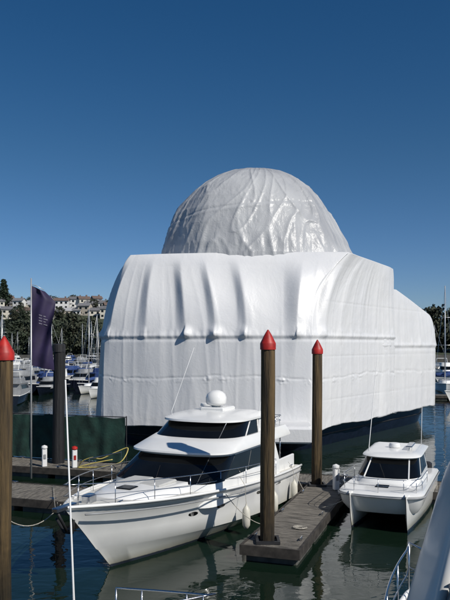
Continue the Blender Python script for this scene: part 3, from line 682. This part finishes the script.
for i in range(60):
    Y=rd.uniform(110,280) if i<40 else rd.uniform(80,125); X=(rd.uniform(-8,106)-225)/700*Y
    src=rd.choice([sb,mc,ml2,ml3,ml2,ml3,ml3,bl]); copy_thing(src,(X,Y,0),rd.choice([1.4,1.5,4.6,1.2,3.0])+rd.uniform(-.15,.15),rd.uniform(.65,.95))
for (px,Y,src,rt,sc) in ((446,92,sb,1.3,1.08),(441,108,mc,.3,.9),(452,74,mc,.6,1.0),(455,130,mc,1.6,1.0),(447,150,sb,2.5,.8),(462,110,sb,1.5,.9),(440,140,mc,2.6,1.0)):
    copy_thing(src,((px-225)/700*Y,Y,0),rt,sc)
dock('marina_pier',(-60,117),(-12,120),2.5,'long low timber marina pier among moored yachts',group='marina docks')
dock('marina_pier',(24,84),(60,80),2.5,'long low timber marina pier among moored yachts',group='marina docks')
# ---------------------------------------------------------------- land
def ht(x,y):
    d=max(0,y-300); t=min(1,d/120); t=t*t*(3-2*t)
    left=27+3*noise.noise(Vector((x*.01,y*.01,0)))
    f_=1 if x<-30 else max(.35,1-(x+30)/160)
    return -.5+2.7*min(1,d/5)+ (left*f_)*t + 1.2*noise.noise(Vector((x*.03,y*.03,1)))*t
v=[];f=[]; nx,ny=120,40
for j in range(ny+1):
    for i in range(nx+1):
        x=-500+1000*i/nx; y=300+ (500*(j/ny)**1.6); v.append((x,y,ht(x,y)))
for j in range(ny):
    for i in range(nx): a=j*(nx+1)+i; f.append((a,a+1,a+nx+2,a+nx+1))
o=mesh_obj('hill',v,f,mat('hillside_grass',(.045,.058,.032),.95,var=.3,vs=.05,col2=(.025,.035,.02)),smooth=True); o["kind"]="structure"
mb=MB(); mb.box(-500,500,297.5,300.6,-2,2.3); o=mb.obj('sea_wall',M_conc); tag(o,'long low grey concrete sea wall along the shore','sea wall')
def leafm(n,a,b_): 
    return mat(n,a,.8,var=.3,vs=.35,col2=b_)
LM=[leafm('foliage_dark',(.036,.050,.024),(.014,.022,.013)),leafm('foliage_olive',(.048,.054,.029),(.018,.024,.014)),leafm('foliage_pine',(.025,.045,.022),(.010,.02,.010))]
M_bark=mat('bark',(.10,.075,.05),.9,var=.3)
def tree(loc,h,r,seed,lm,label,kind='tree'):
    rr=random.Random(seed); e=thing('tree' if kind!='pine' else 'pine_tree',loc,0,label,'tree','trees along the shore')
    mb=MB(); mb.tube([(0,0,-1),(.2,0,h*.3),(0,.2,h*.6),(0,0,h*.9)],[h*.03,h*.022,h*.014,.05],8)
    for k in range(6):
        a=rr.uniform(0,6.3); z=h*rr.uniform(.25,.6); mb.tube([(0,0,z),(r*.35*math.cos(a),r*.35*math.sin(a),z+h*.1),(r*.7*math.cos(a),r*.7*math.sin(a),z+h*.2)],[h*.012,h*.008,.04],5)
    mb.obj('trunk',M_bark,e,smooth=True)
    mb=MB()
    if kind=='pine':
        tiers=14; cl=[]
        for t in range(tiers):
            z=h*(.18+.8*t/tiers); R2=r*(1-t/tiers)**.8+.3
            for b_ in range(7):
                a=b_*.9+t*.5
                for q in range(4): cl.append((R2*(q+1)/4*math.cos(a),R2*(q+1)/4*math.sin(a),z+.08*R2*q,.55))
    else:
        cl=[]
        for k in range(75):
            u=rr.uniform(-1,1); a=rr.uniform(0,6.3); q=rr.uniform(.45,1)**.5; s_=math.sqrt(1-u*u)
            lob=1+.25*math.sin(a*3+seed)+.15*math.sin(a*5+u*4)
            cl.append((r*q*s_*math.cos(a)*lob,r*q*s_*math.sin(a)*lob,h*.58+h*.42*q*u*(1+.1*lob),r*.24))
    for (x,y,z,cr2) in cl:
        for k in range(16 if kind!='pine' else 6):
            c=Vector((x+rr.gauss(0,cr2*.6),y+rr.gauss(0,cr2*.6),z+rr.gauss(0,cr2*.5)))
            a=Vector((rr.gauss(0,1),rr.gauss(0,1),rr.gauss(0,1))).normalized(); b_=a.orthogonal().normalized(); cc=a.cross(b_); s_=rr.uniform(.25,.6)
            mb.add([c-b_*s_-cc*s_*.6,c+b_*s_-cc*s_*.6,c+b_*s_+cc*s_*.6,c-b_*s_+cc*s_*.6],[(0,1,2,3)])
    mb.obj('crown',lm,e); return e
T=[tree((-100,325,ht(-100,325)),12,5.5,1,LM[0],'dark leafy tree on the shore below the houses'),tree((-88,330,ht(-88,330)),13,5,2,LM[1],'dark leafy tree on the shore below the houses'),tree((-76,322,ht(-76,322)),11,6,3,LM[0],'dark leafy tree on the shore below the houses')]
rd=random.Random(21)
for row,(yy,sp) in enumerate(((310,4.8),(326,6))):
    x=-165
    while x<-40:
        X=x+rd.uniform(-1.5,1.5); Yq=yy+rd.uniform(-3,4); copy_thing(T[rd.randrange(3)],(X,Yq,ht(X,Yq)-.3-(3 if row==0 else 0)),rd.uniform(0,6),rd.uniform(.85,1.25)); x+=sp
for i in range(36):
    X=-165+i*3.6+rd.uniform(-3,3); Yq=rd.uniform(360,440); copy_thing(T[rd.randrange(3)],(X,Yq,ht(X,Yq)-.5),rd.uniform(0,6),rd.uniform(.35,.65),'leafy tree among the hillside houses')
for i in range(16):
    X=84+i*5+rd.uniform(-2,2); Yq=320+rd.uniform(-8,12); copy_thing(T[rd.randrange(3)],(X,Yq,ht(X,Yq)-.3),rd.uniform(0,6),rd.uniform(1.2,1.7),'tall dark tree behind the moored boats')
tree((-127,402,ht(-127,402)),17,3.2,9,LM[2],'tall tiered pine standing among hillside houses','pine')
roofc=[mat('roof_grey',(.16,.16,.17),.8,var=.2),mat('roof_slate',(.22,.22,.23),.8,var=.2),mat('roof_pale',(.38,.38,.39),.7,var=.1),mat('roof_brown',(.17,.12,.10),.8,var=.2)]
wallc=[(mat('wall_white',(.70,.69,.67),.8,var=.06),'white'),(mat('wall_cream',(.60,.57,.49),.8,var=.08),'cream'),(mat('wall_grey',(.42,.42,.43),.8,var=.08),'grey'),(mat('wall_tan',(.46,.41,.34),.8,var=.08),'tan')]
def house(x,y,wd,dp,st,wm,rm,rot):
    z=ht(x,y)-1.4; h=2.5*st+1
    e=thing('hillside_house',(x,y,z),rot,f'{wm[1]} {"two storey" if st>1 else "single storey"} house with pitched roof on the hillside','house','houses on the hillside')
    mb=MB(); mb.box(-wd/2,wd/2,-dp/2,dp/2,-2,h); rh=dp*.28
    mb.add([(-wd/2,-dp/2,h),(-wd/2,dp/2,h),(-wd/2,0,h+rh),(wd/2,-dp/2,h),(wd/2,dp/2,h),(wd/2,0,h+rh)],[(0,2,1),(3,4,5)])
    mb.obj('wall',wm[0],e)
    mb=MB(); o2=.5
    for s in (-1,1):
        mb.add([(-wd/2-o2,s*(dp/2+o2),h-o2*.56+.02),(wd/2+o2,s*(dp/2+o2),h-o2*.56+.02),(wd/2+o2,0,h+rh+.02),(-wd/2-o2,0,h+rh+.02),(-wd/2-o2,s*(dp/2+o2),h-o2*.56+.22),(wd/2+o2,s*(dp/2+o2),h-o2*.56+.22),(wd/2+o2,0,h+rh+.22),(-wd/2-o2,0,h+rh+.22)],[(0,1,2,3),(4,5,6,7),(0,1,5,4),(1,2,6,5),(0,3,7,4)])
    mb.box(wd*.2,wd*.2+.8,-.4,.4,h+rh*.6,h+rh+1.0)
    mb.obj('roof',rm,e)
    for s_ in range(st):
        nw=max(2,int(wd/2.6))
        for k in range(nw):
            xc=-wd/2+wd*(k+.5)/nw; mb=MB(); mb.box(xc-.6,xc+.6,-dp/2-.05,-dp/2+.02,1.6+2.5*s_,2.7+2.5*s_); mb.obj('window',M_glass,e)
rd=random.Random(4)
rows_=[(-22,400,10),(-38,404,9),(112,398,9),(125,404,9)]
p=-8
while p<108: rows_.append((p+rd.uniform(-1,1),405+rd.uniform(-7,10),rd.uniform(5,8))); p+=7
p=-4
while p<108: rows_.append((p+rd.uniform(-2,2),378+rd.uniform(-5,5),rd.uniform(4.5,7))); p+=9
p=2
while p<106: rows_.append((p+rd.uniform(-2,2),428+rd.uniform(-5,5),rd.uniform(5,8))); p+=12
for i,(p,Yq,wd) in enumerate(rows_):
    house((p-225)/700*Yq,Yq,wd,5,2 if rd.random()<.35 else 1,wallc[rd.choice([0,0,1,1,2,3])],rd.choice(roofc),rd.uniform(-.6,.6))
